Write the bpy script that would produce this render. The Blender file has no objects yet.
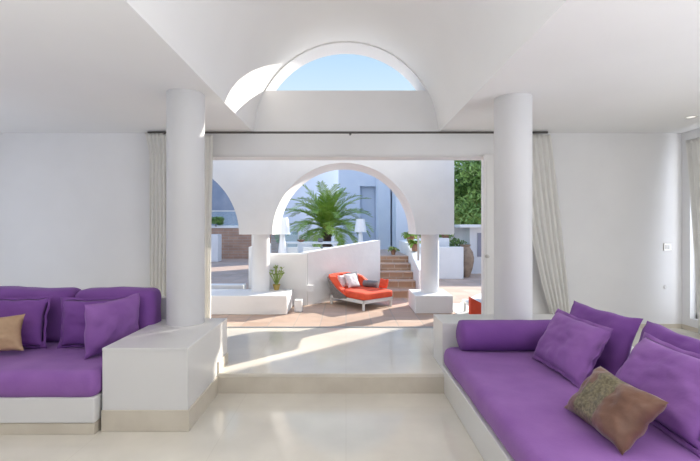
import bpy, bmesh, math, random
from mathutils import Vector, Matrix, noise
random.seed(7)
PI = math.pi
U = 1.11                      # metres per layout unit
F = 430.0                     # focal length in pixels
EYE = 1.35
col = bpy.context.scene.collection

# ------------------------------------------------------------------ materials
def nt(name):
    m = bpy.data.materials.new(name); m.use_nodes = True
    n = m.node_tree; b = n.nodes['Principled BSDF']
    return m, n, b

def plain(name, c, rough=0.6, metal=0.0, sheen=0.0):
    m, n, b = nt(name)
    b.inputs['Base Color'].default_value = (*c, 1); b.inputs['Roughness'].default_value = rough
    b.inputs['Metallic'].default_value = metal
    if sheen: b.inputs['Sheen Weight'].default_value = sheen
    return m

def noisy(name, c1, c2, scale=5, rough=0.7, bump=0.1, bscale=40, detail=4, sheen=0.0, dist=0.01):
    m, n, b = nt(name)
    tc = n.nodes.new('ShaderNodeTexCoord')
    t = n.nodes.new('ShaderNodeTexNoise'); t.inputs['Scale'].default_value = scale; t.inputs['Detail'].default_value = detail
    r = n.nodes.new('ShaderNodeValToRGB')
    r.color_ramp.elements[0].position = .35; r.color_ramp.elements[1].position = .65
    r.color_ramp.elements[0].color = (*c1, 1); r.color_ramp.elements[1].color = (*c2, 1)
    n.links.new(tc.outputs['Object'], t.inputs['Vector']); n.links.new(t.outputs['Fac'], r.inputs['Fac'])
    n.links.new(r.outputs['Color'], b.inputs['Base Color'])
    b.inputs['Roughness'].default_value = rough
    if sheen:
        b.inputs['Sheen Weight'].default_value = sheen; b.inputs['Sheen Roughness'].default_value = .4
    if bump:
        t2 = n.nodes.new('ShaderNodeTexNoise'); t2.inputs['Scale'].default_value = bscale; t2.inputs['Detail'].default_value = 6
        bp = n.nodes.new('ShaderNodeBump'); bp.inputs['Strength'].default_value = bump; bp.inputs['Distance'].default_value = dist
        n.links.new(tc.outputs['Object'], t2.inputs['Vector']); n.links.new(t2.outputs['Fac'], bp.inputs['Height'])
        n.links.new(bp.outputs['Normal'], b.inputs['Normal'])
    return m

def tiled(name, c1, c2, mortar, bw, bh, offset=0.0, rough=0.6, msize=0.006, bump=0.3, vertical=False, nscale=3, spec=0.5):
    m, n, b = nt(name)
    tc = n.nodes.new('ShaderNodeTexCoord'); vec = tc.outputs['Object']
    if vertical:
        sx = n.nodes.new('ShaderNodeSeparateXYZ'); cx = n.nodes.new('ShaderNodeCombineXYZ')
        n.links.new(vec, sx.inputs[0]); n.links.new(sx.outputs['X'], cx.inputs['X']); n.links.new(sx.outputs['Z'], cx.inputs['Y'])
        vec = cx.outputs[0]
    br = n.nodes.new('ShaderNodeTexBrick')
    br.inputs['Color1'].default_value = (*c1, 1); br.inputs['Color2'].default_value = (*c2, 1); br.inputs['Mortar'].default_value = (*mortar, 1)
    br.inputs['Scale'].default_value = 1; br.inputs['Brick Width'].default_value = bw; br.inputs['Row Height'].default_value = bh
    br.inputs['Mortar Size'].default_value = msize; br.offset = offset
    n.links.new(vec, br.inputs['Vector'])
    t = n.nodes.new('ShaderNodeTexNoise'); t.inputs['Scale'].default_value = nscale; t.inputs['Detail'].default_value = 5
    n.links.new(tc.outputs['Object'], t.inputs['Vector'])
    mr = n.nodes.new('ShaderNodeMapRange'); mr.inputs['From Min'].default_value = .3; mr.inputs['From Max'].default_value = .7
    mr.inputs['To Min'].default_value = .88; mr.inputs['To Max'].default_value = 1.08
    n.links.new(t.outputs['Fac'], mr.inputs['Value'])
    mx = n.nodes.new('ShaderNodeMix'); mx.data_type = 'RGBA'; mx.blend_type = 'MULTIPLY'; mx.inputs['Factor'].default_value = 1
    n.links.new(br.outputs['Color'], mx.inputs['A']); n.links.new(mr.outputs['Result'], mx.inputs['B'])
    n.links.new(mx.outputs['Result'], b.inputs['Base Color'])
    b.inputs['Roughness'].default_value = rough; b.inputs['Specular IOR Level'].default_value = spec
    if bump:
        bp = n.nodes.new('ShaderNodeBump'); bp.inputs['Strength'].default_value = bump; bp.inputs['Distance'].default_value = .004
        bp.invert = True
        n.links.new(br.outputs['Fac'], bp.inputs['Height']); n.links.new(bp.outputs['Normal'], b.inputs['Normal'])
    return m

M = {}
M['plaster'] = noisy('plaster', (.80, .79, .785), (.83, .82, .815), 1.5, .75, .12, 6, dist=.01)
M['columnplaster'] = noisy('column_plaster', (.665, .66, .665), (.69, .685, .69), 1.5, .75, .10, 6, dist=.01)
M['ceiling'] = noisy('ceiling_plaster', (.84, .835, .83), (.86, .855, .85), 1.2, .8, .08, 4, dist=.01)
M['outplaster'] = noisy('outdoor_plaster', (.80, .80, .80), (.85, .85, .85), 2, .85, .25, 12, dist=.01)
M['villaplaster'] = noisy('shade_tinted_plaster', (.76, .83, .93), (.79, .86, .95), 2, .85, .25, 12, dist=.01)  # white villa plaster with the blue of its shade mixed into the colour
M['marble'] = tiled('cream_marble', (.75, .705, .615), (.755, .71, .62), (.705, .655, .565), .9, .9, 0, .10, .003, .1, nscale=1.4)
M['stoneedge'] = noisy('cream_stone', (.60, .54, .445), (.66, .60, .50), 5, .3, .03)
M['plinthwhite'] = noisy('plinth_white', (.71, .70, .685), (.73, .72, .705), 2, .3, .03, 8)
M['whitetrim'] = plain('white_lacquer', (.76, .745, .725), .35)
M['terracotta'] = tiled('terracotta_tiles', (.49, .345, .26), (.57, .42, .33), (.44, .35, .29), .36, .36, 0, .75, .010, .4)
M['terrastep'] = tiled('stair_bricks', (.38, .24, .16), (.50, .33, .23), (.5, .40, .33), .28, .16, .5, .8, .008, .4, vertical=True)
M['brick'] = tiled('brick_wall', (.42, .26, .19), (.50, .33, .24), (.45, .36, .30), .42, .12, .5, .9, .012, .5, vertical=True)
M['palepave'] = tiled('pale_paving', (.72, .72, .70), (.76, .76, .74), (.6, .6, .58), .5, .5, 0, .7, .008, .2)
M['purple'] = noisy('purple_cotton', (.25, .098, .36), (.30, .128, .41), 3.5, .85, .25, 60, sheen=.12, dist=.004)
M['purpledeep'] = noisy('purple_cotton_deep', (.185, .060, .29), (.215, .075, .33), 3.5, .85, .25, 60, sheen=.1, dist=.004)
M['bronze'] = noisy('bronze_silk', (.145, .066, .040), (.21, .105, .066), 9, .38, .5, 14, sheen=.3, dist=.012)
M['goldband'] = noisy('gold_brocade', (.10, .085, .045), (.26, .22, .13), 60, .45, .6, 70, dist=.004)
M['tan'] = noisy('tan_silk', (.40, .25, .14), (.48, .31, .18), 8, .45, .4, 16, dist=.01)
M['curtain'] = noisy('cream_linen', (.84, .825, .78), (.87, .855, .81), 8, .9, 0, 90)
M['rail'] = plain('dark_metal', (.10, .09, .085), .4, .6)
M['steel'] = plain('brushed_steel', (.5, .48, .45), .35, .9)
M['leaf'] = noisy('palm_leaf', (.17, .31, .03), (.36, .50, .08), 3, .5, 0)
M['leafold'] = noisy('palm_stalk', (.55, .42, .08), (.42, .38, .10), 6, .6, 0)
M['trunk'] = noisy('palm_trunk', (.07, .045, .035), (.17, .10, .07), 30, .95, 1, 35, dist=.03)
M['treeleaf'] = noisy('tree_leaf', (.09, .20, .04), (.30, .46, .14), 2.2, .6, 0)
M['bark'] = noisy('bark', (.12, .08, .05), (.2, .14, .1), 20, .95, .8, 30)
M['lampshade'] = plain('white_lamp_plastic', (.85, .85, .85), .45)
M['red'] = noisy('red_canvas', (.80, .085, .035), (.88, .12, .05), 5, .8, .15, 50)
M['wicker'] = noisy('grey_wicker', (.16, .15, .15), (.30, .28, .28), 90, .8, 1, 90, dist=.01)
M['greycloth'] = noisy('grey_cloth', (.17, .17, .19), (.22, .22, .24), 12, .9, .2, 60)
M['whitecloth'] = noisy('white_cloth', (.72, .70, .72), (.80, .79, .80), 12, .9, .2, 60)
M['framewhite'] = plain('white_metal_frame', (.78, .78, .76), .4)
M['urn'] = noisy('clay_urn', (.27, .19, .13), (.40, .29, .20), 7, .85, .4, 20)
M['clay'] = noisy('clay_pot', (.26, .14, .09), (.36, .20, .13), 7, .85, .3, 20)
M['yellowpot'] = noisy('yellow_pot', (.45, .32, .08), (.55, .40, .12), 7, .6, .1, 20)
M['cactus'] = noisy('pale_green_leaf', (.20, .30, .06), (.42, .52, .16), 10, .6, 0)
M['darkglass'] = plain('dark_window_glass', (.02, .035, .08), .08)
M['shutter'] = plain('grey_blue_shutter', (.30, .30, .36), .6)
M['wood'] = noisy('dark_wood', (.10, .05, .03), (.16, .08, .05), 12, .6, .2)
M['bluehouse'] = noisy('blue_grey_render', (.20, .26, .36), (.26, .32, .42), 2, .85, .1)
M['grass'] = noisy('grass', (.10, .20, .03), (.30, .38, .08), 12, .9, .5, 60)
M['grout'] = plain('grey_stone', (.42, .42, .43), .7)
def translucent_curtain():
    n = M['curtain'].node_tree; b = n.nodes['Principled BSDF']; out = n.nodes['Material Output']
    t = n.nodes.new('ShaderNodeBsdfTranslucent'); t.inputs['Color'].default_value = (.85,.83,.78,1)
    mx = n.nodes.new('ShaderNodeMixShader'); mx.inputs[0].default_value = .3
    n.links.new(b.outputs[0], mx.inputs[1]); n.links.new(t.outputs[0], mx.inputs[2]); n.links.new(mx.outputs[0], out.inputs['Surface'])
translucent_curtain()
def glassm():
    m, n, b = nt('pale_blue_glass')
    b.inputs['Base Color'].default_value = (.80, .92, .97, 1); b.inputs['Roughness'].default_value = .03
    b.inputs['Transmission Weight'].default_value = .9; b.inputs['IOR'].default_value = 1.2
    return m
M['glass'] = glassm()
def lampemit():
    m, n, b = nt('downlight_lens')
    b.inputs['Base Color'].default_value = (.9, .9, .88, 1); b.inputs['Emission Color'].default_value = (1, .95, .88, 1)
    b.inputs['Emission Strength'].default_value = .6
    return m
M['lens'] = lampemit()

# ------------------------------------------------------------------ helpers
class MB:
    """collects shapes in layout units, then links them as ONE mesh object"""
    def __init__(s): s.bm = bmesh.new()
    def add(s, verts, faces):
        vs = [s.bm.verts.new(Vector(v)) for v in verts]
        for f in faces:
            try: s.bm.faces.new([vs[i] for i in f])
            except ValueError: pass
        return vs
    def box(s, x0, x1, y0, y1, z0, z1, bev=0.0, seg=2):
        vs = s.add([(x0,y0,z0),(x1,y0,z0),(x1,y1,z0),(x0,y1,z0),(x0,y0,z1),(x1,y0,z1),(x1,y1,z1),(x0,y1,z1)],
                   [(3,2,1,0),(4,5,6,7),(0,1,5,4),(1,2,6,5),(2,3,7,6),(3,0,4,7)])
        if bev:
            es = set(e for v in vs for e in v.link_edges)
            bmesh.ops.bevel(s.bm, geom=list(es), offset=bev, segments=seg, profile=.5, affect='EDGES')
        return s
    def prism(s, poly, lo, hi, axis='z'):
        """poly: 2-d outline; axis z -> (x,y), axis y -> (x,z), axis x -> (y,z)"""
        def p(a, b, t):
            return (a,b,t) if axis=='z' else ((a,t,b) if axis=='y' else (t,a,b))
        n = len(poly)
        s.add([p(a,b,lo) for a,b in poly]+[p(a,b,hi) for a,b in poly],
              [tuple(range(n)), tuple(range(2*n-1,n-1,-1))]+[(i,i+n,(i+1)%n+n,(i+1)%n) for i in range(n)])
        return s
    def lathe(s, prof, x=0, y=0, seg=32, cap=True):
        vs = []; n = len(prof)
        for r,z in prof:
            for k in range(seg):
                a = 2*PI*k/seg; vs.append((x+r*math.cos(a), y+r*math.sin(a), z))
        fs = [(i*seg+k, i*seg+(k+1)%seg, (i+1)*seg+(k+1)%seg, (i+1)*seg+k) for i in range(n-1) for k in range(seg)]
        if cap:
            fs.append(tuple(range(seg-1,-1,-1))); fs.append(tuple((n-1)*seg+k for k in range(seg)))
        s.add(vs, fs); return s
    def tube(s, pts, r, seg=8, r2=None):
        pts = [Vector(p) for p in pts]; vs = []; n = len(pts)
        for i,p in enumerate(pts):
            t = (pts[min(i+1,n-1)]-pts[max(i-1,0)]).normalized()
            a = t.cross(Vector((0,0,1)))
            if a.length < .01: a = Vector((1,0,0))
            a.normalize(); b = t.cross(a).normalized()
            rr = r if r2 is None else r+(r2-r)*i/(n-1)
            for k in range(seg):
                th = 2*PI*k/seg; vs.append(p+a*rr*math.cos(th)+b*rr*math.sin(th))
        fs = [(i*seg+k, i*seg+(k+1)%seg, (i+1)*seg+(k+1)%seg, (i+1)*seg+k) for i in range(n-1) for k in range(seg)]
        fs.append(tuple(range(seg-1,-1,-1))); fs.append(tuple((n-1)*seg+k for k in range(seg)))
        s.add(vs, fs); return s
    def build(s, name, mat, parent=None, loc=(0,0,0), rotz=0, smooth=None, recalc=True):
        if recalc: bmesh.ops.recalc_face_normals(s.bm, faces=s.bm.faces)
        for v in s.bm.verts: v.co *= U
        me = bpy.data.meshes.new(name); s.bm.to_mesh(me); s.bm.free()
        for m in (mat if isinstance(mat, list) else [mat]): me.materials.append(m)
        o = bpy.data.objects.new(name, me); col.objects.link(o)
        o.location = Vector(loc)*U; o.rotation_euler.z = rotz
        if parent: o.parent = parent
        if smooth is not None:
            for p in me.polygons: p.use_smooth = True
            try: me.set_sharp_from_angle(angle=math.radians(smooth))
            except Exception: pass
        return o

def tag(o, label, cat, group=None):
    o['label'] = label; o['category'] = cat
    if group: o['group'] = group
    return o
def thing(name, label, cat, loc=(0,0,0), rotz=0, group=None):
    o = bpy.data.objects.new(name, None); col.objects.link(o)
    o.empty_display_size = .1
    o.location = Vector(loc)*U; o.rotation_euler.z = rotz
    return tag(o, label, cat, group)
def struct(o, label=None):
    o['kind'] = 'structure'
    if label: o['label'] = label
    return o
def copy_tree(o, loc=None, rotz=None, label=None, parent=None):
    kids = [c for c in col.objects if c.parent == o]
    c = o.copy(); col.objects.link(c)
    if parent: c.parent = parent
    if loc is not None: c.location = Vector(loc)*U
    if rotz is not None: c.rotation_euler.z = rotz
    if label: c['label'] = label
    for k in kids: copy_tree(k, parent=c)
    return c

def at(px, py, k): return ((px-346)/k, F/k, EYE-(py-228)/k)

# ------------------------------------------------------------------ room shell
H = 2.48; R = 1.095; BW = 5.12; BO = 5.50; PZ = .16; TZ = .14
XL, XR, YR = -4.6, 4.0, -3.4
STEP = 3.52
struct(MB().box(XL-.2, XR+.2, YR-.2, STEP+.02, -.15, 0).build('floor', M['marble']), 'polished cream marble floor')
# raised floor with its edge slab
struct(MB().box(XL-.2, XR+.2, STEP+.012, BW, -.14, PZ-.03).box(XL-.2, XR+.2, STEP, BW, PZ-.03, PZ, .004).build('floor_raised', M['marble']), 'raised cream marble floor by the garden door')
struct(MB().box(XL, XR, STEP-.012, STEP+.012, 0, PZ-.028).build('trim_1', M['stoneedge']), 'cream stone riser of the step')
# back wall round the garden door
wb = MB()
wb.box(XL-.2, -1.73, BW, BO, 0, H).box(1.73, XR+.2, BW, BO, 0, H).box(-1.73, 1.73, BW, BO, 2.215, H)
wb.prism([(-R,H-.001)]+[(-math.sqrt(R*R-(z-H)**2), z) for z in [H+.507*i/12 for i in range(1,13)]]+
         [(math.sqrt(R*R-(z-H)**2), z) for z in [H+.507*i/12 for i in range(12,0,-1)]]+[(R,H-.001)], BW, BO, 'y')
ri = 1.078
lo_ = math.asin(.509/1.078)
for i in range(48):
    a0_,a1_ = lo_+(PI-2*lo_)*i/48, lo_+(PI-2*lo_)*(i+1)/48
    wb.prism([(-r_*math.cos(a_), H+r_*math.sin(a_)) for r_,a_ in ((ri,a0_),(ri,a1_),(R*1.02,a1_),(R*1.02,a0_))], BW+.003, BW+.30, 'y')
struct(wb.build('wall_back', M['plaster']))
# ceiling slabs left and right of the vault, the barrel vault
struct(MB().box(XL-.2, -R, YR-.2, BO, H, H+.22).build('ceiling', M['ceiling']), 'flat white ceiling left of the vault')
struct(MB().box(R, XR+.2, YR-.2, BO, H, H+.22).build('ceiling', M['ceiling']), 'flat white ceiling right of the vault')
NV = 56; vb = MB(); poly_in = [(-R*math.cos(PI*i/NV), H+R*math.sin(PI*i/NV)) for i in range(NV+1)]
RO = R+.16; poly_out = [(RO*math.cos(PI*i/NV), H+RO*math.sin(PI*i/NV)) for i in range(NV+1)]
vin = [(a,YR-.2,b) for a,b in poly_in]; vout = [(-a,YR-.2,b) for a,b in poly_out]
n1 = NV+1
vs = vin+vout+[(a,BO,c) for a,b,c in vin]+[(a,BO,c) for a,b,c in vout]
fs = []
for i in range(NV):
    fs += [(i,i+1,i+1+2*n1,i+2*n1), (n1+i,n1+i+2*n1,n1+i+1+2*n1,n1+i+1), (i,n1+i,n1+i+1,i+1), (2*n1+i,2*n1+i+1,3*n1+i+1,3*n1+i)]
vb.add(vs, fs)
struct(vb.build('ceiling_vault', M['ceiling'], smooth=40), 'white barrel vault over the middle of the room')
# side and rear walls; daylight windows out of the picture
def wall_x(name, x0, x1, y0, y1, z0, z1, holes):
    m = MB(); ys = y0
    for (a,b,c,d) in sorted(holes):
        m.box(x0,x1,ys,a,z0,z1); m.box(x0,x1,a,b,z0,c); m.box(x0,x1,a,b,d,z1); ys = b
    m.box(x0,x1,ys,y1,z0,z1)
    return struct(m.build(name, M['plaster']))
wall_x('wall_left', XL-.2, XL, YR, BW, 0, H, [(2.6,4.6,.1,2.3)])
wall_x('wall_right', XR, XR+.2, YR, BW, 0, H, [(0.1,2.6,.1,2.3),(3.8,5.0,.3,2.34)])
m = MB()
m.box(XL-.2,-4.2,YR-.2,YR,0,H).box(-4.2,-1.3,YR-.2,YR,0,H).box(-1.3,-1.095,YR-.2,YR,0,H)
m.box(1.095,1.3,YR-.2,YR,0,H).box(1.3,3.7,YR-.2,YR,0,H).box(3.7,XR+.2,YR-.2,YR,0,H).box(-1.095,1.095,YR-.2,YR,2.35,H-.001)
struct(m.build('wall_rear', M['plaster']))
wn = 1
for (y0,y1,z0,z1,x) in [(2.6,4.6,.1,2.3,XL-.1),(0.1,2.6,.1,2.3,XR+.1),(3.8,5.0,.3,2.34,XR+.1)]:
    w = MB(); ym = (y0+y1)/2
    for a,b in ((y0,y0+.05),(ym-.03,ym+.03),(y1-.05,y1)): w.box(x-.03,x+.03,a,b,z0,z1)
    w.box(x-.03,x+.03,y0,y1,z0,z0+.05).box(x-.03,x+.03,y0,y1,z1-.05,z1)
    struct(w.build('window_%d'%wn, M['whitetrim'])); wn += 1
# skirting
struct(MB().box(1.62, XR-.012, BW-.014, BW, PZ, PZ+.05).build('baseboard_back', M['stoneedge']))
struct(MB().box(XR-.012, XR, STEP, BW, PZ, PZ+.05).build('baseboard_right', M['stoneedge']))

# garden door frame (open) with threshold
dr = thing('door_1', 'wide open garden door with white frame', 'door', (0, BW, PZ)); del dr['category']; dr['kind']='structure'
L0 = BW
MB().box(-1.728,1.728,-.006,.06,2.035,2.052,.003).build('door_head', M['whitetrim'], dr)
leaf = MB().box(1.63,1.80,-.05,-.005,.002,2.06,.004).box(1.655,1.775,-.058,-.045,.1,1.98,.004).build('door_leaf', M['whitetrim'], dr)
MB().box(-1.728,-1.70,.02,.30,0.005,2.05,.003).build('door_jamb', M['whitetrim'], dr)
MB().box(-1.73,1.73,.001,.06,-.02,.004,.002).box(-1.72,1.72,.02,.035,.004,.010).build('threshold', M['grout'], dr)
hd = MB().lathe([(.0,-.001),(.022,0),(.022,.008),(.01,.012),(.01,.035),(.016,.04),(.016,.05),(.0,.052)],0,0,20).build('door_handle', M['steel'], leaf, loc=(1.635,-.0,.0))
hd.rotation_euler = (PI/2,0,0); hd.location = Vector((1.66,-.052,1.35-28/84-PZ))*U

# ------------------------------------------------------------------ columns and plinths
def column(x, y, r, z0, z1, label, mat=None):
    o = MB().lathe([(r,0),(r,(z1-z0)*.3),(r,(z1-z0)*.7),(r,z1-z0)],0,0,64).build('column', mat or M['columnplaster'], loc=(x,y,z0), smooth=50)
    return tag(o, label, 'column', None)
CLX, CLY = -1.352, 3.63; CRX, CRY = 1.455, 3.75
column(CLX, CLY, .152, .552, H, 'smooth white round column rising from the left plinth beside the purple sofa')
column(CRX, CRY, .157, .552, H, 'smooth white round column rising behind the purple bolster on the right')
pl = thing('plinth', 'white block plinth with cream skirting under the left indoor column', 'plinth', (-1.34, 3.335, 0))
MB().box(-.28,.286,-.475,.475,0,.53).build('body', M['plinthwhite'], pl)
MB().box(-.282,.288,-.477,.477,.53,.552,.003).build('top_slab', M['plinthwhite'], pl)
MB().box(-.284,.298,-.485,.19,0,.14,.003).box(.28,.298,.19,.475,PZ,.25,.003).build('skirting', M['stoneedge'], pl)
pr = thing('plinth', 'white block plinth under the right indoor column, behind the bolster', 'plinth', (1.4, 3.79, PZ))
MB().box(-.59,.62,-.185,.19,0,.37).build('body', M['plinthwhite'], pr)
MB().box(-.592,.622,-.187,.192,.37,.392,.003).build('top_slab', M['plinthwhite'], pr)

# ------------------------------------------------------------------ soft furnishing builders
def cushion_bm(mb, w, h, t, n=26, flange=0.0, seed=0, wr=.006, pinch=.07, mats=None, power=.5):
    """upright pillow in local x (width), z (height), y (thickness), base edge on z=0"""
    grid = {}
    for side in (-1, 1):
        for i in range(n+1):
            for j in range(n+1):
                u = 2*i/n-1; v = 2*j/n-1
                prof = max(0,(1-abs(u)**3.2))**power*max(0,(1-abs(v)**3.2))**power
                x = w/2*u*(1-pinch*(1-v*v)*abs(u)**3)
                z = h/2*v*(1-pinch*(1-u*u)*abs(v)**3)
                edge = (i in (0,n)) or (j in (0,n))
                y = side*t/2*prof
                q = Vector((u*2.1+seed*7.3, v*2.1, side*.7+seed))
                nz = noise.noise(q)*1.2+noise.noise(q*2.7)*.7
                cr = noise.noise(Vector((u*6+v*2+seed, v*3-u, seed*3.1)))
                if not edge: y += side*wr*(nz+cr*.6)*(.3+prof)
                x += .008*noise.noise(Vector((v*2.3, seed*2.2, 1)))*(abs(u)**2)
                z += .010*noise.noise(Vector((u*2.3, seed*2.2, 4)))*(abs(v)**2)
                if edge and side == 1: grid[(1,i,j)] = grid[(-1,i,j)]; continue
                grid[(side,i,j)] = mb.bm.verts.new((x, y, z+h/2))
    for side in (-1,1):
        for i in range(n):
            for j in range(n):
                f = [grid[(side,i,j)],grid[(side,i+1,j)],grid[(side,i+1,j+1)],grid[(side,i,j+1)]]
                if side==1: f.reverse()
                fc = mb.bm.faces.new(f)
                if mats: fc.material_index = mats((i+.5)/n, (j+.5)/n)
    if flange:
        border = [(i,0) for i in range(n)]+[(n,j) for j in range(n)]+[(i,n) for i in range(n,0,-1)]+[(0,j) for j in range(n,0,-1)]
        inner = [grid[(-1,i,j)] for i,j in border]; outer = []
        for idx,(i,j) in enumerate(border):
            u = 2*i/n-1; v = 2*j/n-1
            ox = flange*(u if abs(u)>.999 else u**5); oz = flange*(v if abs(v)>.999 else v**5)
            c = inner[idx].co
            outer.append(mb.bm.verts.new((c.x+ox, c.y+.006*math.sin(idx*.9+seed)*1.2, c.z+oz)))
        k = len(border)
        for a in range(k):
            mb.bm.faces.new([inner[a], outer[a], outer[(a+1)%k], inner[(a+1)%k]])
            
def frame(o, base, xdir, up):
    """place object so local x runs along xdir, local z along up, base point at base"""
    x = Vector(xdir).normalized(); z = Vector(up); z = (z-x*z.dot(x)).normalized(); y = z.cross(x)
    m = Matrix((x,y,z)).transposed().to_4x4(); m.translation = Vector(base)*U
    o.matrix_world = m
    return o
def pillow(name, label, mat, p0, p1, up, h, t, flange=.0, seed=0, group=None, wr=.006, cat='pillow', pinch=.07, mats=None, bm_after=None, power=.5):
    p0 = Vector(p0); p1 = Vector(p1); w = (p1-p0).length
    mb = MB(); cushion_bm(mb, w-2*flange, h-2*flange, t, seed=seed, flange=flange, wr=wr, pinch=pinch, mats=mats, power=power)
    for v in mb.bm.verts: v.co.z += flange
    o = mb.build(name, mat, smooth=70)
    frame(o, (p0+p1)/2, p1-p0, up)
    if flange:
        md = o.modifiers.new('thick', 'SOLIDIFY'); md.thickness = .004
    return tag(o, label, cat, group)

# soft slab (mattress, back cushion)
def slab(mb, x0,x1,y0,y1,z0,z1, bev=.05, seed=0, amp=.006, seg=4, cuts=24):
    b = bmesh.new()
    vs = [b.verts.new(v) for v in [(x0,y0,z0),(x1,y0,z0),(x1,y1,z0),(x0,y1,z0),(x0,y0,z1),(x1,y0,z1),(x1,y1,z1),(x0,y1,z1)]]
    for f in [(3,2,1,0),(4,5,6,7),(0,1,5,4),(1,2,6,5),(2,3,7,6),(3,0,4,7)]: b.faces.new([vs[i] for i in f])
    bmesh.ops.bevel(b, geom=list(b.edges), offset=bev, segments=seg, profile=.5, affect='EDGES')
    long = [e for e in b.edges if e.calc_length() > .12]
    bmesh.ops.subdivide_edges(b, edges=long, cuts=cuts, use_grid_fill=True)
    for v in b.verts:
        c = v.co
        nn = noise.noise(Vector((c.x*3+seed, c.y*3, c.z*3)))+.5*noise.noise(Vector((c.x*9+seed, c.y*9, c.z*9)))
        v.co += v.normal*amp*nn if v.normal.length else Vector()
        if c.z < z0+.01: v.co.z = max(v.co.z, z0)
    me = bpy.data.meshes.new('tmp'); b.to_mesh(me); b.free()
    mb.bm.from_mesh(me); bpy.data.meshes.remove(me)

# ------------------------------------------------------------------ left sofa
MZ = .41
sf = thing('sofa', 'purple built-in sofa on a white base, left of the left plinth', 'sofa', (-2.7, 3.3, 0))
MB().box(-1.3, 1.06, -.50, .52, .075, .245, .012, 3).build('base', M['plinthwhite'], sf)
MB().box(-1.3, 1.055, -.49, .52, 0, .074, .003).build('skirting', M['stoneedge'], sf)
mb = MB(); slab(mb, -1.3, 1.065, -.515, .50, .232, MZ, .06, 1, .007); mb.build('mattress', M['purple'], sf, smooth=60)
for (a,b,s,nm) in ((.44,1.12,2,'back_cushion'),(-.72,.435,3,'back_cushion')):
    mb = MB(); slab(mb, a, b, .22, .46, MZ-.01, .845, .075, s, .012, 5, 14)
    mb.build(nm, M['purpledeep'], sf, smooth=60)
MB().box(-1.3,1.15,.465,.55,0,.74,.01).build('backrest', M['plinthwhite'], sf)
pillow('pillow', 'purple flanged pillow at the left edge, behind the small tan cushion', M['purpledeep'], (-2.85,3.30,MZ), (-2.34,3.36,MZ), (0,.17,1), .41, .14, .02, 11)
pillow('pillow', 'purple flanged pillow leaning on the left sofa back, between two other purple pillows', M['purpledeep'], (-2.26,3.37,MZ-.01), (-1.72,3.43,MZ+.0), (.13,.15,1), .40, .14, .02, 12)
pillow('pillow', 'plump bright purple pillow propped against the left plinth', M['purple'], (-1.865,3.06,MZ), (-1.70,3.53,MZ+.02), (.06,.0,1), .40, .14, 0, 13, wr=.008, pinch=.09)
pillow('cushion', 'small tan silk cushion at the left edge of the left sofa', M['tan'], (-2.80,3.07,MZ+.0), (-2.375,3.17,MZ+.04), (.02,.32,1), .27, .10, 0, 14, cat='cushion', pinch=.10)

# ------------------------------------------------------------------ right sofa
RZ = .37
sr = thing('sofa', 'long purple built-in sofa on a white base, along the right side', 'sofa', (1.4, 2.2, 0))
MB().box(-.60,.60,-1.2,1.385,0,.205,.008,2).build('base', M['plinthwhite'], sr)
MB().box(.60,.74,-1.2,1.385,0,.47,.01,2).build('backrest', M['plinthwhite'], sr)
mb = MB(); slab(mb, -.595,.595,-1.19,1.38,.20,RZ,.06,5,.008,5,30); mb.build('mattress', M['purple'], sr, smooth=60)
bo = MB(); pr_ = []
rb = .122
for i in range(41):
    t = i/40
    e = min(t,1-t)*0.80
    r = rb*(1-max(0,(.028-e)/.028)**2.2*.45) + .004*noise.noise(Vector((t*6,3,1)))
    pr_.append((r, t*.80))
bo.lathe([(.02,0)]+pr_+[(.02,.80)],0,0,40)
b_ = bo.build('bolster', M['purpledeep'], smooth=60)
b_.matrix_world = Matrix.Translation(Vector((.90,3.455,RZ+.118))*U) @ Matrix.Rotation(PI/2,4,'Y')
tag(b_, 'long round purple bolster lying across the far end of the right sofa', 'bolster')
pillow('pillow', 'purple flanged pillow in front of another, nearest the bolster on the right sofa', M['purple'], (1.40,3.24,RZ+.005), (1.425,2.60,RZ), (.21,0,.38), .42, .16, .02, 21, wr=.009)
pillow('pillow', 'darker purple pillow standing behind the one nearest the bolster', M['purpledeep'], (1.60,3.31,RZ+.005), (1.69,2.66,RZ), (.17,0,.42), .445, .13, 0, 22, wr=.009, pinch=.09)
pillow('pillow', 'large purple flanged pillow at right behind the bronze cushion', M['purple'], (1.515,2.54,RZ), (1.50,1.82,RZ), (.25,0,.37), .44, .17, .025, 23, wr=.010)
pillow('pillow', 'purple pillow at the right edge, behind the large flanged one', M['purpledeep'], (1.735,2.72,RZ), (1.735,2.05,RZ), (.18,0,.42), .43, .13, 0, 24, wr=.008)
pillow('cushion', 'bronze silk cushion with a gold brocade band on the right sofa', [M['bronze'], M['goldband']],
       (1.175,2.32,RZ+.012), (1.18,1.83,RZ+.012), (.205,-.02,.235), .30, .13, 0, 25, cat='cushion', wr=.011, pinch=.10,
       mats=lambda u,v: 1 if .22+.05*v < u < .56 else 0)

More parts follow.
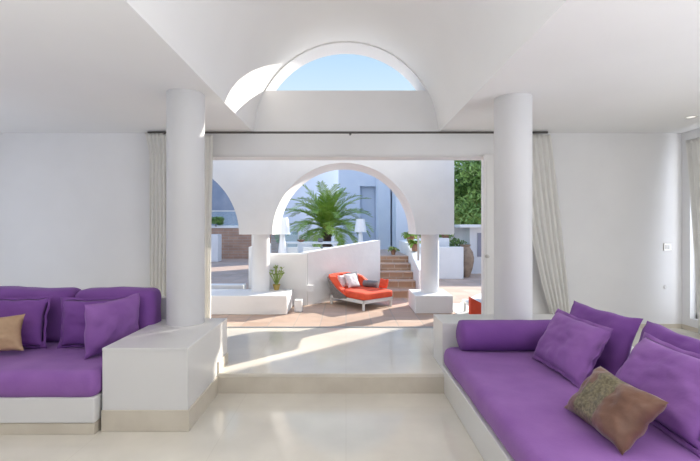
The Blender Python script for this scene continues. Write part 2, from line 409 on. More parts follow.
# ------------------------------------------------------------------ curtains and rail
def curtain(name, label, fx0, fx1, y, z0, z1, folds, amp, seed, axis='x', cat='curtain'):
    nu, nv = folds*10, 40; mb = MB(); vs=[]
    for j in range(nv+1):
        t = j/nv; z = z1+(z0-z1)*t
        a0, a1 = fx0(t), fx1(t)
        for i in range(nu+1):
            s = i/nu
            a = a0+(a1-a0)*s + .006*noise.noise(Vector((s*4,t*3,seed)))
            ph = s*folds*2*PI + .5*noise.noise(Vector((s*3,t*1.5,seed+5)))
            am = amp*(.55+.45*t)*(1+.4*noise.noise(Vector((s*5,t*2,seed+9))))
            yy = y+am*math.sin(ph)
            vs.append((a,yy,z) if axis=='x' else (yy,a,z))
    w = nu+1
    mb.add(vs, [(j*w+i,j*w+i+1,(j+1)*w+i+1,(j+1)*w+i) for j in range(nv) for i in range(nu)])
    o = mb.build(name, M['curtain'], smooth=80)
    md = o.modifiers.new('thick','SOLIDIFY'); md.thickness=.004
    return tag(o,label,cat)
lerp = lambda a,b: (lambda t: a+(b-a)*t)
curtain('curtain', 'cream linen curtain with pleated header, left of the left column', lambda t: -2.335+.055*min(1,t*9), lambda t:-1.93, 4.99, PZ+.01, 2.46, 8, .014, 1)
curtain('curtain', 'cream linen curtain hanging at the left door jamb, right of the left column', lambda t: -1.80+.04*t, lambda t:-1.545-.035*t, 4.99, PZ+.01, 2.43, 4, .012, 2)
curtain('curtain', 'cream linen curtain swept sideways, right of the right column', lambda t: 2.02+.40*t**1.7, lambda t: 2.37+.25*t**.9, 4.99, PZ+.01, 2.435, 6, .013, 3)
curtain('curtain', 'cream curtain at the side window by the right edge', lambda t: 3.76+.02*t, lambda t: 4.98-.20*t**.8, 3.93, PZ+.02, 2.36, 16, .022, 4, axis='y')
rl = thing('curtain_rail', 'thin dark curtain rail running above the garden door', 'curtain rail', (0,4.99,2.447))
MB().box(-2.30,2.34,-.012,.012,0,.022,.003).build('rail', M['rail'], rl)
for x in (-2.1,0.05,2.1):
    MB().box(x-.01,x+.01,-.008,.13,.006,.016).box(x-.012,x+.012,-.014,.014,-.012,.004).build('bracket', M['rail'], rl)

# wall fittings
sw = thing('light_switch', 'small grey light switch on the right part of the back wall', 'light switch', (at(667,247,84)[0], BW, at(667,247,84)[2]))
cp = MB().box(-.045,.045,-.012,0,-.045,.045,.004).build('cover_plate', M['steel'], sw)
MB().box(-.024,.0,-.018,-.011,-.024,.024,.003).box(.002,.026,-.018,-.011,-.024,.024,.003).build('rocker', M['whitetrim'], cp)
o = MB().lathe([(.0,0),(.022,0),(.022,.008),(.018,.012),(0,.012)],0,0,20).build('wall_outlet', M['whitetrim'], smooth=40)
o.matrix_world = Matrix.Translation(Vector((3.80,BW,at(665,287,84)[2]))*U) @ Matrix.Rotation(PI/2,4,'X')
tag(o,'tiny round white outlet low on the back wall below the switch','outlet')
def downlight(x,y,label):
    t = thing('downlight', label, 'ceiling light', (x,y,H), 0, 'recessed ceiling lights')
    rm = MB().lathe([(.035,-.002),(.055,-.006),(.058,0)],0,0,28,cap=False).lathe([(.035,-.002),(.035,-.001)],0,0,28,cap=False).build('rim', M['whitetrim'], t, smooth=40)
    MB().lathe([(.0,-.0015),(.035,-.0015)],0,0,28,cap=False).build('lens', M['lens'], rm)
    return t
p = at(691,117,1); kk = (228-117)/(H-EYE)
downlight((691-346)/kk, F/kk, 'small round recessed light in the ceiling near the right edge')
o = MB().lathe([(.0,-.012),(.012,-.012),(.016,0)],0,0,16,cap=False).build('ceiling_sensor', M['steel'], loc=(.60,3.3,H), smooth=40)
zz = H+math.sqrt(R*R-.6**2); o.location = Vector((.60,2.9,zz))*U
tag(o,'tiny round fixing in the right slope of the vault','sensor')

# ------------------------------------------------------------------ outside: ground, arcade
struct(MB().box(-14,14,BO,26,-.1,TZ).box(-1.73,1.73,BW+.06,BO,-.1,TZ).build('terrace_paving', M['terracotta']), 'terracotta tiled terrace outside')
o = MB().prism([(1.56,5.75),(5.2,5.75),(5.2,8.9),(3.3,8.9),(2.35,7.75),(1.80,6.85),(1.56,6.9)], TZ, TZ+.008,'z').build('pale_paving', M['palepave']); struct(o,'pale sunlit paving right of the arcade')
A0, A1 = 6.14, 6.87; AR = 1.025; ACX = -.028; ASZ = 1.257; ATOP = 2.85
pierw = .475
def arc(cx, r): return [(cx+r*math.cos(PI*i/48), ASZ+r*math.sin(PI*i/48)) for i in range(49)]   # right foot to left foot
lx = ACX-AR-pierw-2*AR
out = [(1.545,ATOP),(1.545,ASZ)]+arc(ACX,AR)+arc(ACX-2*AR-pierw,AR)+[(lx,TZ),(lx-3,TZ),(lx-3,ATOP)]
struct(MB().prism(out, A0, A1, 'y').build('arcade_wall', M['outplaster'], smooth=20), 'white outdoor arcade wall with round arches')
PT = .39
bn = thing('bench', 'low white masonry bench carrying the left outdoor column', 'bench', (-2.2,6.35,TZ))
MB().box(-1.6,1.376,-.35,.30,0,PT+.015-TZ,.008).build('body', M['outplaster'], bn)
pd = thing('pedestal', 'square white pedestal under the right outdoor column', 'pedestal', (1.25,6.42,TZ))
MB().box(-.27,.265,-.335,.33,0,PT-TZ,.008).build('body', M['outplaster'], pd)
column(-1.29, 6.50, .135, PT+.015, ASZ, 'short white outdoor column on the long bench at left', M['outplaster'])
column(1.263, 6.48, .135, PT, ASZ, 'short white outdoor column on the square pedestal at right', M['outplaster'])
tag(MB().box(-.055,.055,-.06,.06,0,.17,.006).build('block', M['outplaster'], loc=(-.69,6.25,TZ)), 'small white block on the paving beside the bench end', 'block')
tag(MB().box(-.06,.05,-.045,.045,0,.10,.006).build('wall_light', M['outplaster'], loc=(-.55,6.70,.36)), 'small white box light fixed low on the wall corner', 'wall light')
# low wall behind the bench, grass kerb
struct(MB().box(-3.4,-1.62,6.78,6.98,TZ,.45,.01).build('garden_wall', M['outplaster']), 'low white wall behind the bench at left')
tag(MB().box(-3.4,-1.9,7.6,7.95,TZ,.19,.01).build('grass_strip', M['grass']), 'narrow strip of grass beyond the bench at left', 'grass')['kind']='stuff'
struct(MB().box(-3.4,-1.72,7.3,7.55,TZ,.20,.01).build('trim_2', M['palepave']), 'pale kerb in front of the grass')

# retaining walls of the upper dining terrace
struct(MB().box(-1.50,-.612,6.72,6.92,TZ,.945,.006).build('garden_wall', M['outplaster']), 'low white wall behind the potted plant')
gw = MB(); A=(-.60,6.74); B=(.635,7.98); nx,ny = 1.24,-1.235; l=math.hypot(nx,ny); nx/=l; ny/=l; th=.16
vs=[]
for (x,y),zt in ((A,.965),(B,1.125)):
    vs += [(x,y,TZ),(x,y,zt),(x-nx*th,y-ny*th,zt),(x-nx*th,y-ny*th,TZ)]
gw.add(vs,[(0,1,2,3),(7,6,5,4),(0,4,5,1),(1,5,6,2),(2,6,7,3),(3,7,4,0)])
struct(gw.build('garden_wall', M['outplaster']), 'white retaining wall behind the red daybed')
struct(MB().prism([(-1.53,6.93),(-.72,6.93),(.50,8.04),(.50,13.4),(-1.9,13.4),(-1.9,9),(-1.53,9)],TZ,.40,'z').build('dining_terrace', M['palepave']), 'raised dining terrace floor')

# stairs
st = thing('staircase', 'terracotta brick steps rising between two white walls', 'stairs', (.94,7.44,TZ))
for i in range(5):
    MB().box((-.285 if i<2 else -.33),.31,.30*i,.30*i+ (.30 if i<4 else 2.6),0,.13*(i+1)-.022).build('step', M['terrastep'], st)
    MB().box((-.285 if i<2 else -.33),.31,.30*i-.02,.30*i+(.31 if i<4 else 2.6),.13*(i+1)-.022,.13*(i+1),.004).build('tread', M['terracotta'], st)
struct(MB().prism([(7.40,TZ),(7.40,.62),(8.9,1.04),(10.2,1.06),(10.2,TZ)],1.255,1.42,'x').build('garden_wall', M['outplaster']), 'white sloping wall right of the steps')
struct(MB().box(.50,.60,8.08,11.0,TZ,.9).build('garden_wall', M['outplaster']), 'white wall left of the steps')

# right-hand walls
struct(MB().box(1.43,2.79,10.2,10.4,TZ,.90,.01).build('garden_wall', M['outplaster']), 'white wall left of the clay urn')
struct(MB().box(2.0,2.55,10.6,11.2,TZ,1.10,.01).build('garden_wall', M['outplaster']), 'white block behind the wall by the urn')

# ------------------------------------------------------------------ villa behind
vl = thing('villa', 'white villa rising behind the palm and the dining terrace', 'building', (0,14,TZ))
def pxx(px,d): return (px-346)*d/F
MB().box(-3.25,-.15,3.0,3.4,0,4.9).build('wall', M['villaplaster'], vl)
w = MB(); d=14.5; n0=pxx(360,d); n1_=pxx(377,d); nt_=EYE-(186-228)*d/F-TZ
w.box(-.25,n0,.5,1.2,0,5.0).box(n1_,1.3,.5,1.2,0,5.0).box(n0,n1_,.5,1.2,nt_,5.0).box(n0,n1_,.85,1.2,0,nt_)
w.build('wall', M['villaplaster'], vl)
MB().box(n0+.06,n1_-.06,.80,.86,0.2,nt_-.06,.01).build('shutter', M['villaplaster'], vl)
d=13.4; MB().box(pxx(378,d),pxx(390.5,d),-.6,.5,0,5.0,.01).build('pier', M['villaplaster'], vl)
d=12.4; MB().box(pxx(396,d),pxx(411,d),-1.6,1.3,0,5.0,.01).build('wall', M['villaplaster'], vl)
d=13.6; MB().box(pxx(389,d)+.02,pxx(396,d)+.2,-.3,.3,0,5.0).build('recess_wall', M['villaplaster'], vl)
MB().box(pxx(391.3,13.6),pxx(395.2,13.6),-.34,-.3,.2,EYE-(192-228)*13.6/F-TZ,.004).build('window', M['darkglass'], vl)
# left house seen through the side arch
lh = thing('house', 'blue-grey rendered house seen through the left arch', 'building', (-7.5,20,TZ))
MB().box(-4,3.6,0,1,0,6.5).build('wall', M['bluehouse'], lh)
MB().box(2.5,2.9,-.06,.0,2.6,3.2,.01).build('window', M['darkglass'], lh)
bl = thing('glass_balustrade', 'pale glass balustrade above the brick wall, through the left arch', 'balustrade', (-5.0,17.2,1.39))
for i in range(3): MB().box(-1.2+i*.85,-.38+i*.85,0,.02,.05,.62,.003).build('glass_panel', M['glass'], bl)
MB().box(-1.25,1.4,-.02,.04,.62,.66).box(-1.25,1.4,-.03,.05,0,.06).build('rail', M['framewhite'], bl)
tw = thing('brick_wall', 'brown brick wall seen through the left arch', 'wall', (-5.0,16.9,TZ))
MB().box(-2.5,2.6,0,.6,0,1.21).build('body', M['brick'], tw)
MB().box(-2.52,2.62,-.03,.63,1.21,1.26,.005).build('coping', M['outplaster'], tw)
struct(MB().box(pxx(203,15.6),pxx(220.5,15.6),15.3,15.75,TZ,1.12,.02).build('garden_wall', M['outplaster']), 'white pillar in front of the brick wall')
struct(MB().box(-1.575,-1.50,6.95,8.6,TZ,1.045,.003).build('garden_wall', M['outplaster']), 'thin white wall left of the bench column')
# right house
rh = thing('garden_house', 'small white flat-roofed garden house behind the clay urn', 'building', (3.9,11.4,TZ))
MB().box(-.62,1.6,0,2.2,0,1.22).build('wall', M['outplaster'], rh)
MB().box(-.95,1.8,-.25,2.4,1.22,1.30,.01).build('roof', M['outplaster'], rh)
MB().box(-.42,-.05,-.03,.0,.45,1.08,.005).build('window', M['shutter'], rh)
# tall unseen block added beyond the right edge to shade the doorway
wg = thing('sun_blocker', 'tall unseen white block added beyond the right edge to shade the doorway', 'building', (7.6,10.5,TZ))
MB().box(-1.385,2.5,-.7,-.1,0,4.07,.02).build('wall', M['outplaster'], wg)
MB().box(-1.555,2.6,-.72,-.08,4.08,4.95,.01).build('roof', M['outplaster'], wg)  # wider top, shaped to keep sun off the top of the left plinth

# ------------------------------------------------------------------ plants
def frond(mb, L, elev, az, seed, nl=26, droop=1.0, wl=.30):
    rnd = random.Random(seed); pts=[]; p = Vector((0,0,0)); e = elev
    d0 = Vector((math.cos(az),math.sin(az),0)); n=16
    for i in range(n+1):
        pts.append(p.copy())
        p = p+(d0*math.cos(e)+Vector((0,0,1))*math.sin(e))*L/n
        e -= droop*(.45+1.3*i/n)*(.085)
    mb.tube(pts, .014, 4, .003)
    side = d0.cross(Vector((0,0,1)))
    for i in range(nl):
        t = .10+.90*i/(nl-1); f = t*n; a = int(min(f,n-1)); q = pts[a].lerp(pts[a+1], f-a)
        tan = (pts[min(a+1,n)]-pts[a]).normalized(); up = side.cross(tan).normalized()
        ll = wl*(math.sin(PI*(.12+.80*t))**.7)*rnd.uniform(.85,1.1)
        for s in (-1,1):
            dr = (side*s*.75+tan*.75+up*rnd.uniform(.05,.35)).normalized()
            tip = q+dr*ll+Vector((0,0,-.10*ll*rnd.uniform(.5,2)))
            mid = q+dr*ll*.5; wd = tan*.019
            mb.add([q-wd*.6, mid-wd, tip, mid+wd, q+wd*.6], [(0,1,2,3,4)])
PK=36.0; PX=(327-346)/PK; PY=F/PK
pm = thing('palm_tree', 'bushy green palm tree rising from the dining terrace inside the central arch', 'palm tree', (PX,PY,.40))
tr = MB(); prof=[]
for i in range(22):
    prof.append(((.15 if i%2 else .125)*(1+.15*math.sin(i*.35)), i*.9/21))
tr.lathe(prof,0,0,22).build('trunk', M['trunk'], pm)
k=0
for ring,(cnt,el,L,dp) in enumerate(((7,1.42,1.32,.55),(10,1.15,1.45,.9),(12,.85,1.45,1.05),(12,.50,1.35,1.15),(9,.12,1.10,1.2))):
    for i in range(cnt):
        az = 2*PI*(i+.37*ring)/cnt+random.uniform(-.15,.15)
        mb = MB(); frond(mb, L*random.uniform(.9,1.08), el+random.uniform(-.1,.1), az, k, droop=dp, wl=.34); k+=1
        mb.build('frond', M['leaf'], pm, loc=(.03*math.cos(az),.03*math.sin(az),.92), recalc=False)
for i in range(14):
    az=2*PI*i/14+.2; MB().tube([(.05*math.cos(az),.05*math.sin(az),.86),(.10*math.cos(az),.10*math.sin(az),1.0),(.20*math.cos(az),.20*math.sin(az),1.34)],.026,6,.010).build('leaf_stalk', M['leafold'], pm)
struct(MB().box(-.80,.02,11.2,12.8,.40,.62).build('planter_wall', M['outplaster']), 'low white planter edge round the palm')

def leaves(mb, n, cx,cy,cz, rx,ry,rz, size, seed, lumps=9):
    rnd = random.Random(seed); cs=[]
    for i in range(lumps):
        a=rnd.uniform(0,2*PI); b=rnd.uniform(-1,1); r=rnd.uniform(.3,.75)
        cs.append((cx+rx*r*math.cos(a), cy+ry*r*math.sin(a), cz+rz*r*b, rnd.uniform(.35,.55)))
    for i in range(n):
        c = rnd.choice(cs); v = Vector((rnd.gauss(0,1),rnd.gauss(0,1),rnd.gauss(0,1))).normalized()*rnd.uniform(.75,1)**.5
        q = Vector((c[0]+v.x*rx*c[3], c[1]+v.y*ry*c[3], c[2]+v.z*rz*c[3]))
        t = Vector((rnd.gauss(0,1),rnd.gauss(0,1),rnd.gauss(0,.7))).normalized(); s = t.cross(v+Vector((.1,.2,.9))).normalized()
        l = size*rnd.uniform(.6,1.3)
        mb.add([q-t*l, q+s*l*.45+v*l*.1, q+t*l, q-s*l*.45+v*l*.1],[(0,1,2,3)])
def tree(name,label,cat,x,y,z,h,r,n,size,seed,trunk=.09,mat='treeleaf',rz=None):
    t = thing(name,label,cat,(x,y,z))
    rz = rz or r
    MB().tube([(0,0,0),(.03,.02,h*.3),(-.02,0,h*.55),(0,0,h*.8)],trunk,10,trunk*.45).tube([(0,0,h*.45),(r*.3,0,h*.7)],trunk*.5,6,.02).tube([(0,0,h*.4),(-r*.3,.1,h*.65)],trunk*.5,6,.02).build('trunk', M['bark'], t, smooth=60)
    mb=MB(); leaves(mb,n,0,0,h-rz*.8,r,r,rz,size,seed,14); mb.build('foliage', M[mat], t, recalc=False)
    return t
tree('tree','tall leafy green tree behind the garden house, right of the arcade','tree',4.9,15.2,TZ,4.0,1.75,15000,.085,3,rz=1.7)
tree('tree','bushy dark green tree filling behind the garden house','tree',3.6,17.5,TZ,3.0,1.6,9000,.09,4,rz=1.5)
def shrub(label,x,y,z,r,h,n,size,seed,mat='treeleaf',cat='shrub',name='shrub'):
    t = thing(name,label,cat,(x,y,z))
    MB().tube([(0,0,0),(0,0,h*.5)],.02,6,.01).build('stem', M['bark'], t)
    mb=MB(); leaves(mb,n,0,0,h*.55,r,r,h*.5,size,seed,8); mb.build('foliage', M[mat], t, recalc=False)
    return t
shrub('green shrub behind the white block beside the urn', 2.95,11.6,TZ,.30,1.05,1500,.05,5)
shrub('green shrub on top of the brick wall in the left arch', pxx(214,16.9),17.15,1.40,.30,.42,900,.05,6)
hg = thing('hedge','clipped dark green hedge behind the dining table','hedge',(-1.8,13.0,.40))
mb=MB(); 
for i in range(5): leaves(mb,700,-.0+i*.28,0,.45,.3,.2,.40,.05,30+i,5)
mb.build('foliage',M['treeleaf'],hg,recalc=False)
struct(MB().box(-1.88,-.62,12.4,12.6,.40,1.15,.01).build('garden_wall', M['outplaster']), 'low white wall behind the dining table')

def pot(name,label,x,y,z,r,h,mat,green,seed,leafmat='cactus',gh=None):
    t = thing(name,label,'potted plant',(x,y,z))
    MB().lathe([(r*.62,0),(r*.8,h*.4),(r,h*.88),(r*1.08,h*.9),(r*1.08,h),(r*.92,h),(r*.86,h*.9),(0,h*.88)],0,0,24,cap=False).build('pot', M[mat], t, smooth=40)
    green(t,h,r,seed,leafmat)
    return t
def fern(t,h,r,seed,lm):
    rnd=random.Random(seed)
    mb=MB()
    for i in range(22):
        az=2*PI*i/22+rnd.uniform(-.2,.2); 
        b=MB()
        frond(mb,r*2.2*rnd.uniform(.8,1.2),rnd.uniform(.5,1.3),az,seed*50+i,nl=12,droop=1.4,wl=r*.75)
    for v in mb.bm.verts: v.co.z += h*.85
    mb.build('foliage',M[lm],t,recalc=False)
def paddles(t,h,r,seed,lm):
    rnd=random.Random(seed); mb=MB()
    for i in range(16):
        az=rnd.uniform(0,2*PI); rr=rnd.uniform(.03,.13); hh=rnd.uniform(.05,.26)
        c=Vector((rr*math.cos(az)*1.1, rr*math.sin(az)*.6, h+hh))
        mb.tube([(0,0,h*.7),(c.x*.5,c.y*.5,h+hh*.5),tuple(c)],.006,6)
        for q in range(5):
            a=2*PI*q/5+rnd.random(); d=Vector((math.cos(a),math.sin(a)*.7,.7)).normalized(); s=d.cross(Vector((0,0,1))).normalized()
            mb.add([c, c+d*.028+s*.016, c+d*.055, c+d*.028-s*.016],[(0,1,2,3)])
    mb.build('foliage',M[lm],t,recalc=False)
b0 = at(279.5,288,67)
pot('potted_plant','spindly pale green plant in a yellow pot on the bench end', -1.06, 6.56, PT+.015, .055,.085,'yellowpot',paddles,3)
pot('potted_plant','green fern in a brown pot on the sloping wall by the steps', 1.34, 8.95, 1.04+.002, .085,.15,'clay',fern,5,'leaf')
pot('potted_plant','green fern in a brown pot, partly behind the right outdoor column', 1.345, 8.40, .90+.0, .08,.14,'clay',fern,6,'leaf')
pot('potted_plant','small leafy plant in a brown pot at the top of the steps', .99, 9.0, TZ+.65, .06,.11,'clay',fern,8,'cactus')
pot('potted_plant','large leafy plant in a clay pot beside the urn', 2.52, 10.9, 1.10, .12,.14,'clay',fern,9,'treeleaf')
tag(MB().tube([(1.33,7.9,TZ),(1.33,7.9,1.21)],.02,10).build('post', M['steel'], loc=(0,0,0)),'thin grey post beside the sloping stair wall','post')
# clay urn
ur = thing('urn','large clay urn standing beside the white wall at right','urn',(2.95,10.63,TZ))
MB().lathe([(.09,0),(.11,.03),(.17,.20),(.205,.38),(.21,.48),(.18,.62),(.12,.72),(.10,.75),(.13,.78),(.13,.80),(.10,.80),(.08,.75)],0,0,36).build('body', M['urn'], ur, smooth=50)

# ------------------------------------------------------------------ dining terrace
def lamp(x,y,z,label,h,q=1):
    t = thing('floor_lamp',label,'lamp',(x,y,z),0,'white outdoor floor lamps')
    MB().lathe([(.15*q,0),(.15*q,.02),(.13*q,.20),(.10*q,.50),(.065*q,.72),(.055*q,h-.38*q)],0,0,36).build('lamp_base', M['lampshade'], t, smooth=40)
    MB().lathe([(.185*q,h-.40*q),(.19*q,h-.40*q),(.13*q,h),(.125*q,h),(.02,h-.003)],0,0,36,cap=False).build('lamp_shade', M['lampshade'], t, smooth=40)
    return t
lamp((282.5-346)/50,F/50,.40,'tall white outdoor lamp at the left edge of the central arch',1.16,.84)
lamp((360.5-346)/43,F/43,.40,'tall white outdoor lamp right of the palm, above the daybed',1.16,.76)
def dtable(x,y,z):
    t = thing('dining_table','long white outdoor dining table on the raised terrace','table',(x,y,z))
    MB().box(-.62,.62,-.35,.35,.605,.64,.008).build('tabletop', M['framewhite'], t)
    for sx in (-1,1):
        for sy in (-1,1):
            MB().box(sx*.57-.02,sx*.57+.02,sy*.3-.02,sy*.3+.02,0,.606).build('leg', M['framewhite'], t)
    return t
dtable(-.80,9.6,.40)
def ochair(x,y,z,rz,label):
    t = thing('dining_chair',label,'chair',(x,y,z),rz,'white chairs round the outdoor table')
    MB().box(-.18,.18,-.18,.18,.36,.385,.01).build('seat', M['framewhite'], t)
    mb=MB(); mb.box(-.18,.18,-.2,-.175,.36,.56,.01); mb.build('backrest', M['framewhite'], t)
    for sx in (-1,1):
        for sy in (-1,1):
            MB().box(sx*.16-.012,sx*.16+.012,sy*.17-.012,sy*.17+.012,0,(.362 if sy>0 else .4)).build('leg', M['framewhite'], t)
    return t
c0 = ochair(-1.16,9.0,.40,0,'white outdoor chair on the near side of the table, left one beside the lamp')
copy_tree(c0,(-.72,9.0,.40),.1,'white outdoor chair on the near side of the table, middle one')
copy_tree(c0,(-.28,9.0,.40),-.1,'white outdoor chair on the near side of the table, below the palm')
copy_tree(c0,(-1.0,10.2,.40),PI,'white outdoor chair on the far side of the table')
bw_ = MB().lathe([(.03,0),(.05,.005),(.10,.05),(.095,.052),(.05,.015),(0,.012)],0,0,24,cap=False).build('bowl', M['clay'], loc=((301-346)/45.0,9.56,1.04), smooth=40)
tag(bw_,'small brown bowl on the white dining table','bowl')
tag(MB().box(-.06,.06,-.05,.05,0,.09,.03,3).build('bag', M['greycloth'], loc=(-.56,9.45,1.04), smooth=40),'small dark bag on the dining table near the palm','bag')
gs = thing('glass_screen','pale glass wind screen behind the left outdoor lamp','glass screen',(-2.1,11.2,.40))
MB().box(.15,.85,0,.02,.03,.85).build('glass_panel', M['glass'], gs)
MB().box(.13,.87,-.01,.03,0,.035).box(.85,.87,-.01,.03,0,.87).build('frame', M['framewhite'], gs)

# ------------------------------------------------------------------ red daybed
# local frame: +x = foot end (towards camera right), +y = towards the wall side
def daybed(loc, rz, label, L=.80, W=.61):
    t = thing('daybed',label,'daybed',loc,rz,None)
    fr = MB(); fr.box(0,L,0,.03,.10,.15,.004).box(0,L,W-.03,W,.10,.15,.004).box(0,.03,0,W,.10,.15,.004).box(L-.03,L,0,W,.10,.15,.004).box(.02,L-.02,.02,W-.02,.12,.145)
    fr.build('frame', M['framewhite'], t)
    for (x,y) in ((.02,.02),(L-.02,.02),(.02,W-.02),(L-.02,W-.02)):
        MB().box(x-.015,x+.015,y-.015,y+.015,0,.102,.003).build('leg', M['framewhite'], t)
    mb=MB(); slab(mb,.03,L+.01,.0,W,.15,.255,.03,2,.003,3,10); mb.build('mattress', M['red'], t, smooth=60)
    # wicker shell wraps the head end: runs along y=0 side partly, the head and the wall side
    path=[(L*.52,0.0,.17),(L*.30,-.015,.27),(.10,-.02,.40),(-.03,.05,.42),(-.06,W*.3,.43),(-.06,W*.7,.43),(-.02,W-.05,.41),(.08,W+.02,.37),(.2,W+.015,.31),(.28,W,.26)]
    def dense(p,k=6):
        out=[]
        for a in range(len(p)-1):
            for i in range(k):
                s=i/k; out.append(tuple(p[a][c]*(1-s)+p[a+1][c]*s for c in range(3)))
        out.append(p[-1]); return out
    dp=dense(path); sh=MB(); cu=MB(); v=[]; c=[]
    cx,cy=L*.5,W*.5
    for (x,y,z) in dp:
        dx,dy=x-cx,y-cy; l=math.hypot(dx,dy); ox,oy=dx/l,dy/l
        v += [(x-ox*.015,y-oy*.015,.11),(x+ox*.075*(z/.45),y+oy*.075*(z/.45),z),(x+ox*.05*(z/.45),y+oy*.05*(z/.45),z+.006),(x-ox*.035,y-oy*.035,.12)]
        zz=z+.035
        c += [(x-ox*.055,y-oy*.055,.20),(x+ox*.05*(z/.45),y+oy*.05*(z/.45),zz-.025),(x+ox*.04*(z/.45),y+oy*.04*(z/.45),zz+.008),(x-ox*.06,y-oy*.06,zz),(x-ox*.11,y-oy*.11,.22)]
    n=len(dp)
    sh.add(v,[(4*i+a,4*i+(a+1)%4,4*(i+1)+(a+1)%4,4*(i+1)+a) for i in range(n-1) for a in range(4)]+[(0,1,2,3),tuple(4*(n-1)+a for a in (3,2,1,0))])
    sh.build('wicker_back', M['wicker'], t, smooth=50)
    cu.add(c,[(5*i+a,5*i+(a+1)%5,5*(i+1)+(a+1)%5,5*(i+1)+a) for i in range(n-1) for a in range(5)]+[(0,1,2,3,4),tuple(5*(n-1)+a for a in (4,3,2,1,0))])
    cu.build('back_pad', M['red'], t, smooth=60)
    return t
Fp=Vector((.25,6.25,TZ)); Rp=Vector((.66,6.86,TZ)); Lp=Vector((-.26,6.86,TZ))
ex=(Fp-Lp); rz=math.atan2(ex.y,ex.x)
daybed(tuple(Lp), rz, 'red cushioned wicker daybed on the terrace under the central arch')
def db(x,y,z):
    c,s=math.cos(rz),math.sin(rz); return (Lp.x+c*x-s*y, Lp.y+s*x+c*y, Lp.z+z)
def dpil(label,mat,a,b,up,h,t_,seed,cat='pillow'):
    return pillow('pillow',label,mat,db(*a),db(*b),Vector(db(*up))-Vector(db(0,0,0)),h,t_,0,seed,cat=cat,wr=.003,power=.45)
dpil('small white pillow in the head corner of the red daybed',M['whitecloth'],(.17,.08,.265),(.14,.30,.265),(-.35,.0,1),.20,.07,31)
dpil('white pillow leaning across the middle of the red daybed',M['whitecloth'],(.26,.17,.262),(.24,.44,.262),(-.55,.1,1),.24,.07,32)
dpil('grey pillow behind the white ones on the red daybed',M['greycloth'],(.10,.30,.27),(.10,.54,.27),(-.25,.1,1),.22,.06,33)
bo=MB().lathe([(.02,0),(.05,.004),(.055,.02),(.055,.24),(.05,.256),(.02,.26)],0,0,20).build('bolster',M['greycloth'],smooth=50)
bo.matrix_world = Matrix.Translation(Vector(db(.24,.52,.312))*U) @ Matrix.Rotation(rz+.25,4,'Z') @ Matrix.Rotation(PI/2,4,'Y')
tag(bo,'round grey bolster lying on the red daybed','bolster')
dpil('red pillow at the wall side of the daybed, right of the grey bolster',M['red'],(.50,.60,.262),(.70,.58,.262),(.0,.3,1),.15,.06,34)
# second lounger at the right door jamb
lo = thing('sun_lounger','red lounger partly hidden behind the right door frame','lounger',(1.76,5.75,TZ))
fr=MB().box(-.08,.9,.0,.5,.14,.18,.005); fr.build('frame',M['framewhite'],lo)
for x in (-.05,.85):
    for y in (.03,.45): MB().box(x-.015,x+.015,y-.015,y+.015,0,.142).build('leg',M['framewhite'],lo)
MB().prism([(-.10,.05),(-.10,.285),(.06,.20),(.5,.12),(.5,.05)],-.02,.07,'y').build('back_pad',M['red'],lo)
MB().box(.2,.9,-.02,.48,.18,.25,.02).build('mattress',M['red'],lo)

# ------------------------------------------------------------------ light
w = bpy.data.worlds.new('sky'); bpy.context.scene.world = w; w.use_nodes = True
n = w.node_tree; bg = n.nodes['Background']
saz, sel = math.atan2(1.05,1.0), math.radians(21.5)   # azimuth from +Y towards +X
tc = n.nodes.new('ShaderNodeTexCoord'); sep = n.nodes.new('ShaderNodeSeparateXYZ'); n.links.new(tc.outputs['Generated'], sep.inputs[0])
ramp = n.nodes.new('ShaderNodeValToRGB'); cr = ramp.color_ramp
cr.elements[0].position = 0; cr.elements[0].color = (.55,.72,.92,1)
cr.elements[1].position = 1; cr.elements[1].color = (.22,.45,.98,1)
for p_, c_ in ((.28,(.52,.66,.78,1)),(.37,(.40,.57,.745,1))):
    e_ = cr.elements.new(p_); e_.color = c_
n.links.new(sep.outputs['Z'], ramp.inputs['Fac'])
# paler tone added to the unseen near side of the sky to lift the light
mr = n.nodes.new('ShaderNodeMapRange'); mr.interpolation_type='SMOOTHSTEP'
mr.inputs['From Min'].default_value = .35; mr.inputs['From Max'].default_value = -.6
mr.inputs['To Min'].default_value = 0; mr.inputs['To Max'].default_value = 1
n.links.new(sep.outputs['Y'], mr.inputs['Value'])
mx = n.nodes.new('ShaderNodeMix'); mx.data_type='RGBA'; n.links.new(mr.outputs['Result'], mx.inputs['Factor'])
n.links.new(ramp.outputs['Color'], mx.inputs['A']); mx.inputs['B'].default_value = (.50,.62,.88,1)
n.links.new(mx.outputs['Result'], bg.inputs[0]); bg.inputs[1].default_value = 1.0
sd = bpy.data.lights.new('sun','SUN'); sd.energy = 7.0; sd.angle = math.radians(.6); sd.color=(1,.93,.82)
so = bpy.data.objects.new('sun', sd); col.objects.link(so)
dirv = Vector((-1.05,-1.0,-math.tan(sel)*math.hypot(1.05,1)))
so.rotation_euler = dirv.to_track_quat('-Z','Y').to_euler()
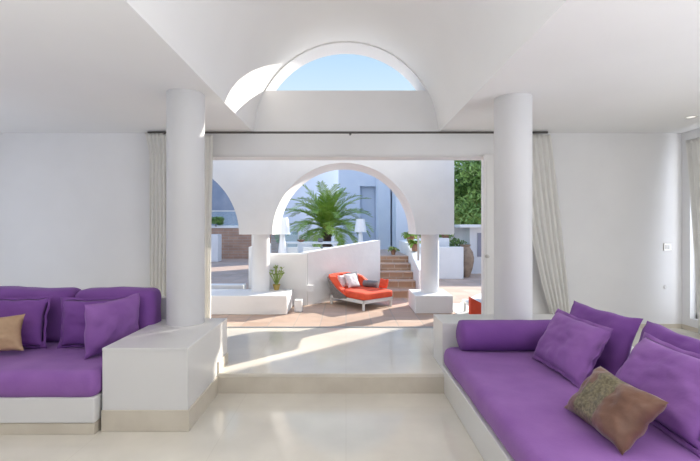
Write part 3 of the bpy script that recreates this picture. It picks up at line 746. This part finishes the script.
def area(name,loc,rot,sx,sy,e,c=(1,1,1)):
    l=bpy.data.lights.new(name,'AREA'); l.shape='RECTANGLE'; l.size=sx*U; l.size_y=sy*U; l.energy=e; l.color=c
    o=bpy.data.objects.new(name,l); col.objects.link(o); o.location=Vector(loc)*U; o.rotation_euler=rot
    return o
# area lamps added outside the side and rear openings to boost the daylight
W = (1,.965,.915)
area('window_fill',(XL-.25,3.7,1.2),(0,-PI/2,0),2.1,1.8,9,W)
area('window_fill',(XR+.30,4.2,1.3),(0,PI/2,0),1.9,.9,16,(.96,.98,1))
area('window_fill',(XR+.25,1.3,1.2),(0,PI/2,0),2.1,2.4,46,(.95,.975,1))
area('window_fill',(0,YR-.25,1.2),(PI/2,0,0),2.1,2.2,2,W)

for lx_ in (-2.4, 2.4):      # unseen fill lamps added under the ceiling over the near half of the room
    area('ceiling_fill',(lx_,.9,H-.01),(0,0,0),1.6,1.6,11,(1,.97,.93))
for lx_ in (-2.6, 2.6):      # unseen fill lamps added beside the camera, aimed up to brighten the ceiling
    area('upward_fill',(lx_,.3,1.55),(PI,0,0),1.2,1.6,24,(.96,.98,1))
area('upward_fill',(0,.3,1.2),(PI,0,0),.8,1.6,20,(.97,.985,1))  # added lamp out of view, aimed up to brighten the vault
area('ceiling_fill',(0,.9,H+R-.03),(0,0,0),.9,1.8,16,(1,.97,.93))  # added fill lamp under the vault crown, out of view

# ------------------------------------------------------------------ camera
cd = bpy.data.cameras.new('camera'); cam = bpy.data.objects.new('camera', cd); col.objects.link(cam)
cam.location = (0,0,EYE*U); cam.rotation_euler = (PI/2,0,0)
cd.sensor_fit='HORIZONTAL'; cd.sensor_width = 36; cd.lens = F/700*36
cd.shift_x = 4/700; cd.shift_y = -2.5/700; cd.clip_start=.05; cd.clip_end=300
sc = bpy.context.scene; sc.camera = cam
sc.view_settings.view_transform='Standard'; sc.view_settings.look='None'; sc.view_settings.gamma=1; sc.view_settings.exposure=0.44
try: sc.view_settings.use_curve_mapping=False
except Exception: pass
